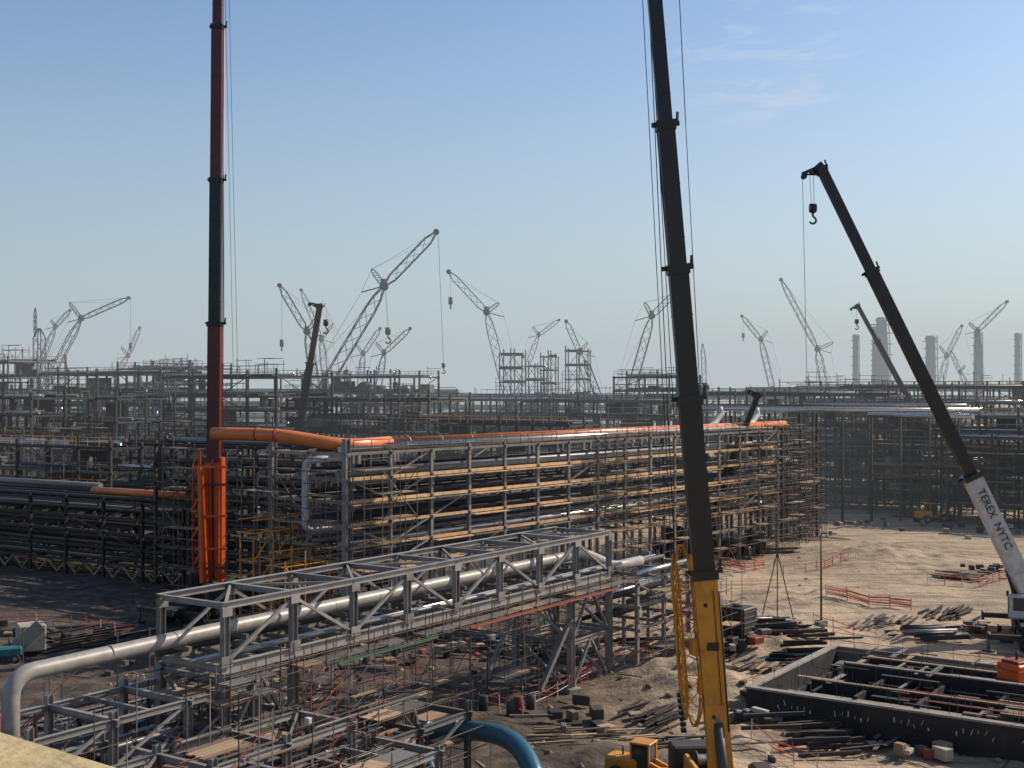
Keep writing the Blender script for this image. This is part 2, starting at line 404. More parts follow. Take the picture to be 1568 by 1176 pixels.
c=mixc(mrg(n3.outputs[0],.52,.7,0,.4),c,(.54,.42,.28))
mp=N.new('ShaderNodeMapping'); mp.inputs['Rotation'].default_value=(0,0,-.35); mp.inputs['Scale'].default_value=(.12,1.4,1); L.new(tc.outputs['Object'],mp.inputs[0])
n4=nzn(.55,5,1.2,mp.outputs[0]); c=mixc(mrg(n4.outputs[0],.50,.58,0,.6),c,(.15,.105,.072))
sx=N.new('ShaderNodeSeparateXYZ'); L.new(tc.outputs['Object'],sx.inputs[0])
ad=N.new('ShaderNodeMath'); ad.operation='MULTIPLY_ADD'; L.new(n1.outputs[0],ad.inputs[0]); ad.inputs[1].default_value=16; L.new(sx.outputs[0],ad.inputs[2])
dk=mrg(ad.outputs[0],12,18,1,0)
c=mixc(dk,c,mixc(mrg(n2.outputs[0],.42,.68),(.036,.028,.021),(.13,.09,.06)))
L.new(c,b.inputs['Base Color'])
bp=N.new('ShaderNodeBump'); bp.inputs['Strength'].default_value=.7; bp.inputs['Distance'].default_value=.3
n5=nzn(2.2,9,.5); L.new(n5.outputs[0],bp.inputs['Height']); L.new(bp.outputs[0],b.inputs['Normal'])
g.materials.append(m)

# ---------------------------------------------------------------- pipe bridge
Bd=V((.564,.826,0)); Bw=V((-.826,.564,0)); B0=V((-13.15,56.9,0)); BL=35.2; BW=4.4
br=MB(); zt=10.15; zb=7.25; nb=8; T='galv_steel'
def BP(t,s,z): return B0+Bd*t+Bw*s+Z*z
for s in (0,BW):
    br.ib(BP(-.2,s,zt),BP(BL+.2,s,zt),.3,.3,T); br.ib(BP(-.2,s,zb),BP(BL+.2,s,zb),.32,.5,T)
for i in range(nb+1):
    t=BL*i/nb
    for s in (0,BW):
        br.ib(BP(t,s,zb+.2),BP(t,s,zt-.15),.3,.34,T,Bd)
    br.ib(BP(t,.1,zt-.02),BP(t,BW-.1,zt-.02),.24,.26,T); br.ib(BP(t,.1,zb-.03),BP(t,BW-.1,zb-.03),.24,.36,T)
    for s in (0,BW): br.beam(BP(t-.35,s-.17,zb+.35),BP(t+.35,s-.17,zb+.35),.02,.5,T); br.beam(BP(t-.3,s-.17,zt-.3),BP(t+.3,s-.17,zt-.3),.02,.4,T)
    if i<nb:
        t2=BL*(i+1)/nb
        for s in (0,BW):
            if i%2: br.beam(BP(t,s,zt-.2),BP(t2,s,zb+.25),.15,.15,T)
            else: br.beam(BP(t,s,zb+.25),BP(t2,s,zt-.2),.15,.15,T)
        if i%2==0: br.beam(BP(t,0,zt-.03),BP(t2,BW,zt-.03),.13,.12,T)
        else: br.beam(BP(t,BW,zt-.03),BP(t2,0,zt-.03),.13,.12,T)
        br.ib(BP((t+t2)/2,.1,zb+.05),BP((t+t2)/2,BW-.1,zb+.05),.16,.22,T)
br.obj('pipe_bridge_truss')
st=MB()
def tower(mb,ts,z1,z0,m,cs=.4):
    for t in ts:
        for s in (0,BW): mb.ib(BP(t,s,z0),BP(t,s,z1),cs,cs,m,Bd)
    hs=[z1-.3,z0+(z1-z0)*.5,z0+.4]
    for h in hs:
        for t in ts: mb.ib(BP(t,.1,h),BP(t,BW-.1,h),.2,.24,m)
        for s in (0,BW): mb.ib(BP(ts[0],s,h),BP(ts[1],s,h),.2,.24,m)
    for h1,h2 in ((hs[0],hs[1]),(hs[1],hs[2])):
        for s in (0,BW):
            mb.beam(BP(ts[0],s,h2),BP((ts[0]+ts[1])/2,s,h1),.18,.18,m); mb.beam(BP(ts[1],s,h2),BP((ts[0]+ts[1])/2,s,h1),.18,.18,m)
        for t in ts: mb.beam(BP(t,0,h2),BP(t,BW,h1),.18,.18,m)
tower(st,(30.2,35.2),7.0,-.3,T); tower(st,(0,4.4),7.0,-.3,T)
st.beam(BP(30.2,0,5),BP(26.5,0,1),.3,.3,T); st.beam(BP(30.2,BW,5),BP(26.5,BW,1),.3,.3,T)
for t in (0,4.4,30.2,35.2):
    for s in (0,BW): st.box(BP(t,s,.15),(1.1,1.1,.6),'concrete',.6,.03)
st.obj('bridge_support_trestle')
pp=MB(); ps=2.6; pz=8.45
pp.path([BP(-9.2,ps+.0,3.0),BP(-9.2,ps,pz-.1),BP(2,ps,pz),BP(BL+1,ps,pz),BP(BL+5,ps-.2,pz-1.4),BP(BL+9,ps-.2,pz-1.4)],.36,'pipe_light',22,1.1)
for i in range(1,13):
    t=-8+i*3.6; pp.tube(BP(t,ps,pz-.02),BP(t+.06,ps,pz-.02),.372,'pipe_grey',20); pp.beam(BP(t+.6,ps-.5,pz-.5),BP(t+.6,ps+.5,pz-.5),.2,.2,'grey_steel')
pp.obj('large_pipe')
p2=MB()
for s,r,m in ((.7,.11,'pipe_grey'),(1.2,.09,'alu_clad'),(3.5,.16,'pipe_dark'),(3.9,.08,'alu_clad')): p2.tube(BP(-1,s,zb+.3+r),BP(BL+3,s,zb+.3+r),r,m,10)
p2.obj('small_bore_pipes')
sc=MB()
for k in range(0,24):
    t=-1+k*1.55
    sc.tube(BP(t,-1.5,6.75),BP(t,.5,6.75),.03,'scaf_tube'); sc.tube(BP(t,-1.45,6.3),BP(t,-1.45,R(7.8,8.3)),.03,'scaf_tube')
    sc.tube(BP(t,-.5,6.4),BP(t,-.5,7.6),.03,'scaf_tube')
    if R(0,1)<.8: sc.beam(BP(t,-1,6.83),BP(t+1.5,-1,6.83),.8,.05,'plank' if R(0,1)<.35 else 'grey_steel')
for h in (6.7,7.3,7.85): sc.tube(BP(-1.5,-1.45,h),BP(35,-1.45,h),.028,'scaf_tube')
sc.beam(BP(6,-1.5,6.6),BP(14,-1.5,6.6),.04,.12,'green_net'); sc.beam(BP(17,-1.5,6.62),BP(34,-1.5,6.62),.05,.10,'scaf_red')
for k in range(14): t=4+k*1.9; sc.tube(BP(t,-1.2,R(1,6)),BP(t+R(-.5,1),-.8,8),.03,'scaf_tube')
sc.obj('bridge_access_scaffold')

# ---------------------------------------------------------------- foreground steel frames (lower left)
fr=MB()
def frame(mb,t0,s0,nt_,ns,bt,bs,z,z0=-.4,m='galv_steel',levels=1):
    for i in range(nt_+1):
        for j in range(ns+1):
            mb.ib(BP(t0+i*bt,s0+j*bs,z0),BP(t0+i*bt,s0+j*bs,z+R(.1,.7)),.28,.3,m,Bd)
    for k in range(levels):
        zz=z-k*2.2
        for i in range(nt_+1): mb.ib(BP(t0+i*bt,s0-.3,zz),BP(t0+i*bt,s0+ns*bs+.3,zz),.22,.3,m)
        for j in range(ns+1):
            mb.ib(BP(t0-.3,s0+j*bs,zz+.01),BP(t0+nt_*bt+.3,s0+j*bs,zz+.01),.2,.28,m)
        for i in range(nt_):
            for j in range(ns):
                if R(0,1)<.4: mb.beam(BP(t0+i*bt,s0+j*bs,zz+.05),BP(t0+(i+1)*bt,s0+(j+1)*bs,zz+.05),.1,.1,m)
                if R(0,1)<.6: mb.ib(BP(t0+(i+.5)*bt,s0+j*bs,zz),BP(t0+(i+.5)*bt,s0+(j+1)*bs,zz),.15,.2,m)
                if k==0 and R(0,1)<.2:
                    for q in range(5): mb.beam(BP(t0+(i+.1)*bt+R(-.2,.2),s0+(j+.3+q*.09)*bs,zz+.2),BP(t0+(i+.7)*bt+R(-.3,.3),s0+(j+.3+q*.09)*bs,zz+.2+R(0,.05)),bs*.075,.05,random.choice(['plank','plank','grey_steel']))
        for i in range(nt_):
            if R(0,1)<.6: mb.beam(BP(t0+i*bt,s0,zz-1.9),BP(t0+(i+1)*bt,s0,zz),.12,.12,m)
frame(fr,-9,-4.5,3,2,4.2,3.4,4.6,levels=2)
frame(fr,-14,0.2,4,1,4.0,4.4,6.1,levels=2)
frame(fr,-3,-8.5,2,1,4.0,4.0,3.6,levels=1)
frame(fr,-9,-9.5,1,1,5,4.0,4.8,levels=2)
frame(fr,-14,5.4,4,1,4.2,3.4,4.0,levels=1)
frame(fr,4.5,-4.6,2,1,4,3.6,3.2,levels=1,m='grey_steel')
frame(fr,-12,9.5,4,1,4,3.2,3.0,levels=1,m='grey_steel')
fr.obj('steel_pipe_rack_frame')
fs_=MB()
for (t,s,nx_,ny_,nz_) in ((-8,-7,4,1,2),(-13,3,4,2,2),(-4,-8.5,4,1,2),(1,-3.5,5,1,2),(5,-6,4,2,1),(-12,8,5,1,2),(-4,6,6,1,2),(2,4.8,4,1,2),(-1,-.9,3,1,3),(-1,1.5,2,2,3),(-9,-2,6,1,2),(-13,-3,3,2,2),(-4,-4,3,2,2),(-13,12,6,1,1),(8,-1,4,1,1),(13,1,4,2,1)):
    p=BP(t,s,0); scaf(fs_,V((p.x,p.y,gz(p.x,p.y)-.1)),Bd,Bw,nx_,ny_,nz_,1.9,1.3,1.9,.028,'scaf_tube',.5,.3)
def rpt(z0,z1):
    while 1:
        p=BP(R(-13,13),R(-14,11),R(z0,z1))
        if not(p.x>-6.0 and p.y<67): return p
for _ in range(520):
    p=rpt(.5,5.6); d=random.choice([Bd,Bw,Bd,Bw,Z,Bd+Z*.6,Bw-Z*.7]); fs_.tube(p,p+d*R(1.0,4),.026,random.choice(['scaf_tube','galv_steel','scaf_red','scaf_tube','brown_steel']))
for _ in range(340):
    p=rpt(.3,4.8); a=R(0,3.1); dd=random.choice([Bd,Bw,V((math.cos(a),math.sin(a),0))]); fs_.beam(p,p+dd*R(.5,2.6),R(.08,.3),.05,random.choice(['plank','plank','grey_steel','dark_steel','galv_steel']))
for _ in range(220):
    p=rpt(1.0,5); fs_.box(p,(R(.1,.35),R(.1,.3),R(.1,.35)),random.choice(['scaf_red','galv_steel','dark_steel','brown_steel','white_paint']),R(0,3),.02)
fs_.obj('tube_scaffolding')
sp=MB()
for _ in range(22):
    t,s=R(-13,2),R(-8,8); z=random.choice([3.9,2.9,4.9]); a=BP(t,s,z)
    sp.path([a-Z*2,a,a+Bd*R(3,8)],R(.05,.14),random.choice(['pipe_grey','pipe_dark','brown_steel','pipe_grey','pipe_dark']),10,.4)
for t,s in ((-8,-1),(-7,1.6),(-9,-6),(-3,-3),(0,-7)):
    a=BP(t,s,R(3.4,4.4)); sp.lathe(a,Z,[(0,.08),(0,.2),(.08,.2),(.08,.1),(.35,.1),(.37,.18),(.42,.18),(.7,.04)],random.choice(['red_paint','blue_paint','scaf_red']),12)
sp.obj('branch_piping')
eb=MB()
rack(eb,BP(36.5,-1.5,0),Bd,Bw,12,5.5,[6.6,5.0,3.4],4,'galv_steel','galv_steel',.25,.22,5,.3,(.06,.2),1,pn=8)
for t,s,n,k in ((36,-3,4,3),(44,-3.5,3,3),(37,4.5,4,2),(24,1,3,2),(18,3.5,4,2),(31,5,3,3)): scaf(eb,BP(t,s,-.1),Bd,Bw,n,1,k,1.9,1.3,1.95,.03,'scaf_tube',.5,.35)
eb.obj('pipe_rack')

# ---------------------------------------------------------------- main pipe rack
U1=V((.624,.782,0)); W1=V((-.782,.624,0)); O1=V((-13,97.3,0))
mr_=MB()
zs=[15.0,13.0,11.2,9.4,7.6,5.8]
rack(mr_,O1,U1,W1,74,8.7,zs,4.93,'galv_steel','tan_paint',.28,.24,11,.2,(.07,.24),2,pm=('alu_clad','pipe_grey','pipe_dark','pipe_dark','pipe_dark','brown_steel'),top=.4,pn=10,fall=True)
for z in zs[1:]:
    for k in range(15):
        if R(0,1)<.7:
            a=O1+U1*(k*4.93)-W1*.45+Z*(z-.22); mr_.beam(a+U1*.15,a+U1*4.8,.5,.07,'tan_paint' if R(0,1)<.7 else 'grey_steel')
for s in (0,8.7): mr_.ib(O1+W1*s+Z*-.2,O1+W1*s+Z*16.2,.5,.5,'galv_steel',U1)
mr_.obj('pipe_rack')
def OP(t,s,z): return O1+U1*t+W1*s+Z*z
op=MB()
op.path([OP(-4.4,10.9,16.5),OP(-3.3,8.0,16.5),OP(-2.2,4.6,16.4),OP(1.0,1.2,15.6),OP(6,1.1,15.7)],.52,'orange_pipe',26,1.6)
op.tube(OP(5.9,1.05,15.72),OP(78,1.05,15.72),.42,'orange_pipe',26)
op.tube(OP(4.5,.2,15.5),OP(66,.2,15.5),.27,'alu_clad',18)  # added silver tube, stands in for sun glare on the orange pipe
for k in range(18): op.tube(OP(8+k*4,1.05,15.72),OP(8.1+k*4,1.05,15.72),.46,'galv_steel',22); op.tube(OP(7+k*3.3,.2,15.5),OP(7.05+k*3.3,.2,15.5),.29,'galv_steel',18)
for q in (OP(-3.0,7.1,16.5),OP(-2.5,5.4,16.45)): op.tube(q,q+(OP(-2.2,4.6,16.4)-OP(-3.3,8.0,16.5)).normalized()*.12,.56,'scaf_red',24)
op.obj('orange_pipeline')
wp=MB()
wp.path([OP(2,1.8,14.6),OP(-1.2,1.8,14.6),OP(-1.2,3.4,14.4),OP(-1.2,3.4,8.9),OP(3,3.4,8.9)],.28,'white_paint',18,.8)
wp.path([OP(60,3,15.5),OP(63,3,15.6),OP(65,3,17.2),OP(65,3.2,18.0)],.4,'white_paint',18,1.2)
wp.path([OP(66,2,15.5),OP(70.5,2,15.6),OP(72.5,2,17),OP(72.5,2.2,17.8)],.4,'white_paint',18,1.2)
wp.obj('insulated_pipe')
ms=MB()
for t,n,zn in ((0,3,7),(8,4,3),(20,4,3),(33,5,8),(44,3,4),(52,4,4),(60,5,7),(70,4,8)):
    scaf(ms,OP(t,-2.0,-.1),U1,W1,n,1,zn,2.0,1.3,1.95,.038,'scaf_tube',.35,.3)
scaf(ms,OP(-2.2,0,-.1),W1,U1,5,1,7,2,1.3,1.95,.038,'scaf_tube',.35,.35)
for k in range(10):
    rail(ms,OP(k*7.4,-.8,15.1),OP(k*7.4+R(3,7),-.8,15.1),'scaf_tube',1.0,1.6,.035)
ms.obj('rack_scaffolding')
ys_=MB()
scaf(ys_,V((-20,96,0)),U1,W1,4,1,4,2,1.6,2.2,.05,'yellow_paint',.3,.5)
scaf(ys_,V((-17,93,0)),U1,W1,3,1,3,2,1.6,2.2,.05,'yellow_paint',.3,.5)
ys_.obj('yellow_stair_tower')
mc=MB()
rack(mc,OP(76,3,0),U1,W1,16,9,[14.6,12.4,9.8,7.2,4.6],5,'brown_steel','brown_steel',.32,.28,5,.4,(.1,.3),2,top=2.5,pn=6,lead=.4)
equip(mc,OP(76,3,0),U1,W1,16,8,[12,9.8,7],10)
for t,s,n,h,k in ((78,-1,3,6,1),(84,1,3,7,2),(90,4,3,4,2),(90,8,4,6,2),(80,5,4,8,2),(98,10,4,6,2)): scaf(mc,OP(t,s,-.1),U1,W1,n,k,h,2.2,1.6,2,.045,random.choice(['brown_steel','scaf_tube']),.2,.4)
mc.obj('tube_scaffolding')

# left racks
U2=V((-.853,.521,0)); W2=V((.521,.853,0)); O2=V((-35.3,128,0))
lr=MB()
rack(lr,O2-U2*2,U2,W2,60,9,[8.1,6.4,4.8,3.2,1.5],6,'dark_steel','brown_steel',.3,.28,7,.35,(.1,.26),2,pn=8,pm=('pipe_grey','pipe_dark','brown_steel','pipe_dark','pipe_dark'))
for k in range(20):
    a=O2-U2*2+U2*(k*3); lr.beam(a+Z*1.4,a+U2*1.5+Z*.1,.15,.15,'plank'); lr.beam(a+U2*3+Z*1.4,a+U2*1.5+Z*.1,.15,.15,'plank')
lr.obj('pipe_rack')
lo_=MB(); lo_.tube(O2-U2*1+W2*2+Z*9.0,O2+U2*14+W2*2+Z*9.0,.4,'orange_pipe',18); lo_.path([O2+U2*14+W2*3+Z*9.4,O2+U2*40+W2*3+Z*9.4],.36,'pipe_grey',14); lo_.obj('orange_pipeline')
l3=MB()
rack(l3,O2-U2*26,U2,W2,28,8,[14.4,12.4,10.4,8.4,6.2,4,2],5,'brown_steel','brown_steel',.3,.28,8,.3,(.1,.3),2,pn=8,pm=('pipe_grey','pipe_dark','brown_steel','pipe_dark'))
for t in (-24,-10): scaf(l3,O2+U2*t-W2*2,U2,W2,4,1,7,2.2,1.4,2,.05,'scaf_tube',.4,.35)
l3.obj('pipe_rack')

# ---------------------------------------------------------------- background process modules
M1=V((.853,-.521,0)); M2=V((.521,.853,0))
def modrow(name,px,d,L,W,top,nl,**k):
    mb=MB(); O=V(((px-CX)/F*d,d,0)); module(mb,O,M1,M2,L,W,top,nl,**k); mb.obj(name)
PM='process_module'
modrow(PM,-90,262,22,14,26,8,cm='grey_steel',sc=3,eq=24)
modrow(PM,60,245,34,14,23.0,8,sc=4,eq=34)
modrow(PM,60,200,18,12,18.5,6,sc=3,eq=22,cm='dark_steel')
modrow(PM,-150,200,32,12,19,7,sc=3,eq=30,cm='dark_steel')
modrow(PM,180,270,22,12,24.5,8,sc=3,eq=20)
modrow(PM,250,215,26,14,22,8,sc=4,eq=34,cm='dark_steel')
modrow(PM,-60,170,30,10,12.5,5,sc=3,eq=24,cm='dark_steel')
modrow(PM,200,165,22,10,13.5,5,sc=3,eq=22,cm='dark_steel')
modrow(PM,430,270,32,14,22.6,8,sc=4,eq=34)
modrow(PM,440,215,30,12,18,7,sc=4,eq=24)
modrow(PM,640,260,36,12,17.8,6,sc=4,eq=24)
modrow(PM,620,200,30,10,14.5,5,sc=3,eq=16,cm='brown_steel')
modrow(PM,800,235,30,12,18,6,sc=4,eq=22)
modrow(PM,940,255,14,12,22.5,8,sc=2,eq=14)
modrow(PM,1040,240,40,12,19.2,7,sc=4,eq=24)
modrow(PM,1210,250,44,12,20.5,7,sc=5,eq=30)
modrow(PM,1400,260,50,14,20.5,7,sc=5,eq=30)
modrow(PM,1230,215,28,10,16.5,6,sc=5,eq=18,cm='brown_steel')
modrow(PM,1330,200,34,10,16,6,sc=5,eq=20,cm='brown_steel')
modrow(PM,1450,188,26,10,13,5,sc=5,eq=16,cm='brown_steel')
hp=MB()
for z,x0,x1,r in ((17.2,1060,1500,.33),(16.3,1330,1490,.38),(17.9,1230,1480,.2)):
    a=S(x0,0,190); b_=S(x1,0,175); a.z=b_.z=z; hp.tube(a,b_,r,'alu_clad',16)
for x in range(1070,1510,45):
    a=S(x,0,188); hp.beam(V((a.x,a.y+2,0)),V((a.x,a.y+2,16.6)),.3,.3,'brown_steel')
hp.obj('insulated_pipe')
for px,d,L,W,top,nl in ((765,330,6,7,29.5,7),(805,335,5,6,26.5,6),(828,330,4,6,29,7),(866,330,6,7,30.5,7)):
    mb=MB(); O=V(((px-CX)/F*d,d,0))
    rack(mb,O,V((1,-.15,0)),V((.15,1,0)),L,W,[top-i*top/(nl+1) for i in range(nl+1)],L/2,'haze_tint_steel','haze_tint_steel',.28,.25,1,.5,(.15,.3),1,pn=6,top=2)
    scaf(mb,O-V((1,2,0)),V((1,-.15,0)),V((.15,1,0)),3,1,int(top/2)-3,2,1.4,2,.05,'haze_tint_steel',.15,.3)
    mb.lathe(O+V((L/2,W/2,8)),Z,[(0,.5),(.5,1.0),(9,1.0),(9.5,.5)],'haze_tint_steel',14)
    mb.obj('steel_tower')
mb=MB(); O=V(((896-CX)/F*330,330,0)); mb.lattice(O+V((6,0,12)),O+V((0,0,28)),1.6,'haze_tint_steel',10,.12,.1,3); mb.obj('stair_tower')
mb=MB(); a=S(594,600,262); mb.lathe(V((a.x,a.y,17.5)),V((1,0,0)),[(0,.3),(.3,1.4),(1,2.0),(6.0,2.0),(6.7,1.4),(7,.3)],'white_paint',22); mb.obj('storage_vessel')
mb=MB(); a=S(562,580,262); mb.lathe(V((a.x,a.y,20)),V((0,-1,0)),[(0,.3),(.3,1.6),(1,1.9),(4,1.9),(4.6,1.6),(5,.3)],'hazed_steel',22); mb.obj('storage_vessel')
mb=MB(); a=S(60,550,300); mb.lattice(V((a.x,a.y,0)),V((a.x,a.y,35)),2.0,'haze_tint_steel',16,.14,.01,3); mb.lattice(V((a.x-1,a.y,33)),V((a.x-1,a.y,40)),.5,'haze_tint_steel',5,.08,.2,3); mb.obj('scaffold_mast')
for u,y0,w,w2 in ((1310,512,9,8),(1350,486,24,15),(1425,514,16,14),(1497,508,12,10),(1558,510,9,8),(1340,500,10,8)):
    d=720; a=S(u,y0,d); k=d/F; mb=MB(); H=a.z; r0=w*k/2; r1=w2*k/2
    mb.lathe(V((a.x,a.y,0)),Z,[(0,r0*1.2),(H*.5,r0),(H-2.5,r1),(H-2.4,r1*1.2),(H-1,r1*1.2),(H-.9,r1),(H,r1)],'stack_grey',18)
    for hz in (.55,.65,.75,.85,.93): mb.lathe(V((a.x,a.y,H*hz)),Z,[(0,r0),(0,r0*1.4),(.4,r0*1.4),(.4,r0)],'haze_tint_steel',14)
    mb.tube(V((a.x+r0*1.1,a.y-r0,0)),V((a.x+r1*1.1,a.y-r1,H)),.4,'haze_tint_steel',4)
    mb.obj('smokestack')
for i,(x0,x1,d,t) in enumerate(((-200,700,420,19),(650,1250,480,17),(1150,1800,430,20))):
    mb=MB(); a=S(x0,0,d); b_=S(x1,0,d*.93); a.z=b_.z=0
    rack(mb,a,b_-a,V((0,1,0)),(b_-a).length,12,[t,t-4,t-8,t-12],12,'haze_tint_steel','haze_tint_steel',.6,.7,5,.3,(.3,.7),1,pn=6,pm=('pipe_grey','hazed_steel','haze_tint_steel'))
    equip(mb,a,b_-a,V((0,1,0)),(b_-a).length,12,[t-4,t-8,t-6],40,1.5); mb.obj('distant_pipe_rack')

# ---------------------------------------------------------------- crawler cranes
def cc(d,foot,kn,tip,w=2.2,m='hazed_steel',strut=None,hk=None,th=.16):
    f=S(foot[0],foot[1],d); k=S(kn[0],kn[1],d)
    dd=(f-k).normalized(); tt=(3-k.z)/dd.z; f=k+dd*tt
    crawler('crawler_crane',k,S(tip[0],tip[1],d) if tip else None,f,S(*strut,d) if strut else None,w,m,(S(0,hk,d).z if hk else None),True,th)
cc(420,(80,570),(124,488),(197,456),2.0,strut=(106,463),hk=525)
cc(520,(60,560),(85,500),(107,475),2.0,m='haze_tint_steel')
cc(600,(180,570),(196,545),(214,502),2.4,m='scaf_red')
cc(350,(498,590),(588,438),(668,355),2.9,strut=(569,412),hk=None,th=.19)
cc(350,(485,600),(470,508),(428,437),2.2,hk=520,th=.14)
cc(520,(500,600),(492,520),(461,444),2.4,m='haze_tint_steel')
cc(500,(550,600),(556,542),(582,503),2.2,m='haze_tint_steel')
cc(430,(578,600),(588,541),(628,503),2.0,hk=None)
cc(400,(778,610),(745,478),(687,416),2.6,strut=(764,464),hk=455)
cc(520,(800,580),(825,513),(856,490),2.0,m='haze_tint_steel',strut=(816,500))
cc(480,(905,610),(888,540),(867,492),2.6,m='haze_tint_steel')
cc(420,(968,590),(998,484),(1032,450),2.6,strut=(987,463),hk=None)
cc(560,(1185,605),(1165,520),(1136,484),2.4,m='haze_tint_steel',hk=510)
cc(520,(1262,592),(1252,535),(1196,428),2.6,m='haze_tint_steel',strut=(1276,524))
cc(620,(1080,620),(1076,528),None,2.0,m='haze_tint_steel')
cc(600,(1440,590),(1450,545),(1473,499),2.4,m='haze_tint_steel')
cc(520,(1498,600),(1497,507),(1542,462),2.4,m='haze_tint_steel',strut=(1484,494))
cc(600,(1480,590),(1470,570),(1456,538),2,m='haze_tint_steel')
mb=MB(); h=S(671,360,350); rp_(mb,h,S(679,555,350),.06); hook(mb,S(679,560,350),1.6)
rp_(mb,S(590,440,350),S(594,500,350),.07); hook(mb,S(594,508,350),2.4); mb.obj('crane_hook')

# ---------------------------------------------------------------- telescopic cranes
def msec(fy,ty,yl): return [((fy-a)/(fy-ty),(fy-b_)/(fy-ty),w,m_) for a,b_,w,m_ in yl]
TC='telescopic_mobile_crane'
d=54; foot=S(1104,1200,d); tip=S(978,-290,d)
rp=[(S(1001,-290,d)+V((-.9,0,0)),S(1060,850,d)+V((-.9,0,0))),(S(990,-100,d),S(1032,640,d)),(S(1038,-60,d),S(1050,185,d)),(S(1050,185,d),S(1086,870,d)),(S(994,0,d),S(1045,1120,d)),(S(1005,190,d),S(1055,790,d))]
e=mobile_crane(TC,foot,tip,msec(1200,-290,[(1200,875,1.0,'yellow_paint'),(875,610,.93,'black_paint'),(610,410,.84,'black_paint'),(410,190,.74,'black_paint'),(190,-60,.6,'black_paint'),(-60,-290,.5,'black_paint')]),'yellow_paint',-.9,sup=-1.5,ropes=rp,jib=[(S(1042,835,d),S(1064,1110,d),.75,'yellow_paint',11),(S(1031,850,d),S(1050,1100,d),.3,'yellow_paint',11)])
kb=MB()
for y0 in (925,990,1096): kb.beam(S(1066+(y0-900)*.075,y0,d-.3),S(1080+(y0-900)*.075,y0+2,d-.62),.1,.16,'dark_steel')
for y0,y1,x in ((842,880,1064),(1040,1060,1078),(980,1000,1066)): kb.box(S(x,(y0+y1)/2,d-.2),(.55,.5,.7),'yellow_paint',.2,.06)
kb.tube(S(1101,905,d-.6),S(1116,1120,d-.6),.035,'dark_steel',6); kb.tube(S(1092,905,d-.62),S(1105,1080,d-.62),.02,'dark_steel',6)
kb.box(S(1092,990,d-.62),(.5,.04,.35),'dark_steel',0,.01)
for k in range(7): kb.tube(S(1040+k,1060+k*9,d),S(1041+k,1066+k*9,d),.14,'black_paint',8)
kb.obj('boom_fittings',e)
d=110; foot=S(327,898,d); tip=S(335,-220,d)
rp=[(S(341,-220,d),S(343,500,d)),(S(345,-220,d),S(364,570,d)),(S(342,-100,d),S(357,560,d))]
e=mobile_crane(TC,foot,tip,msec(898,-220,[(898,702,1.3,'orange_paint'),(702,495,1.12,'dkred_paint'),(495,275,1.02,'black_paint'),(275,40,.95,'dkred_paint'),(40,-220,.8,'dkred_paint')]),'orange_paint',1.1,sup=2.0,ropes=rp,jib=[(S(306,690,d),S(306,890,d),.9,'orange_paint',9)],car='dark_steel',cabm='dark_steel')
sb=MB()
sb.beam(S(310,715,d-1.2),S(314,892,d-1.2),.4,.8,'orange_paint'); sb.beam(S(341,700,d-.9),S(341,892,d-.9),.3,.4,'orange_paint')
for y in (715,742,790,840,870): sb.beam(S(300,y,d-1.3),S(347,y,d-1.3),.12,.22,'dkred_paint' if y in (742,870) else 'orange_paint')
sb.beam(S(325,704,d-1.25),S(327,892,d-1.25),.12,.2,'dkred_paint')
sb.tube(S(342,40,d),S(341,695,d),.06,'orange_paint',6)  # added orange strip: sunlit right side of the boom put into colour
sb.obj('luffing_cylinder_and_frame',e)
d=99; foot=S(1584,932,d); tip=S(1256,256,d)
rp=[(S(1229,262,d),S(1236,600,d)),(S(1240,262,d),S(1243,312,d)),(S(1246,262,d),S(1247,312,d))]
e=mobile_crane(TC,foot,tip,msec(932,256,[(932,728,1.35,'white_paint'),(728,415,.95,'black_paint'),(415,258,.75,'black_paint')]),'white_paint',1.25,sup=2.75,ropes=rp,hk=S(1245,320,d),hs=.85,car='dark_steel')
tcv=bpy.data.curves.new('lettering','FONT'); tcv.body='TEREX  NYTC'; tcv.size=.85; tcv.extrude=.01; tcv.align_x='CENTER'; tcv.align_y='CENTER'
to=bpy.data.objects.new('lettering',tcv); bpy.context.scene.collection.objects.link(to); tcv.materials.append(MATS['dark_steel'])
dv=(foot-tip).normalized(); c0=foot-dv*((foot-tip).length*.205)+V((0,-.86,0)); yv=V((0,-1,0)).cross(dv).normalized()
to.matrix_world=Matrix.Translation(c0)@Matrix((dv,yv,dv.cross(yv))).transposed().to_4x4(); to.parent=e
d=150; mobile_crane(TC,S(1074,818,d),S(1160,605,d),[(0,.45,.95,'black_paint'),(.45,.75,.8,'black_paint'),(.75,1,.65,'black_paint')],'dark_steel',.2)
d=200; mobile_crane(TC,S(441,763,d),S(490,468,d),[(0,.4,1.3,'black_paint'),(.4,.7,1.1,'black_paint'),(.7,1,.9,'dkred_paint')],'dark_steel',.2,hk=S(499,495,d),hs=1.2,ropes=[(S(500,470,d),S(500,490,d)),(S(492,460,d),S(560,590,d))])
d=230; mobile_crane(TC,S(1462,742,d),S(1313,468,d),[(0,.5,1.1,'black_paint'),(.5,.8,.9,'black_paint'),(.8,1,.7,'black_paint')],'dark_steel',.2,hk=S(1312,493,d),hs=1,ropes=[(S(1312,470,d),S(1312,490,d))])

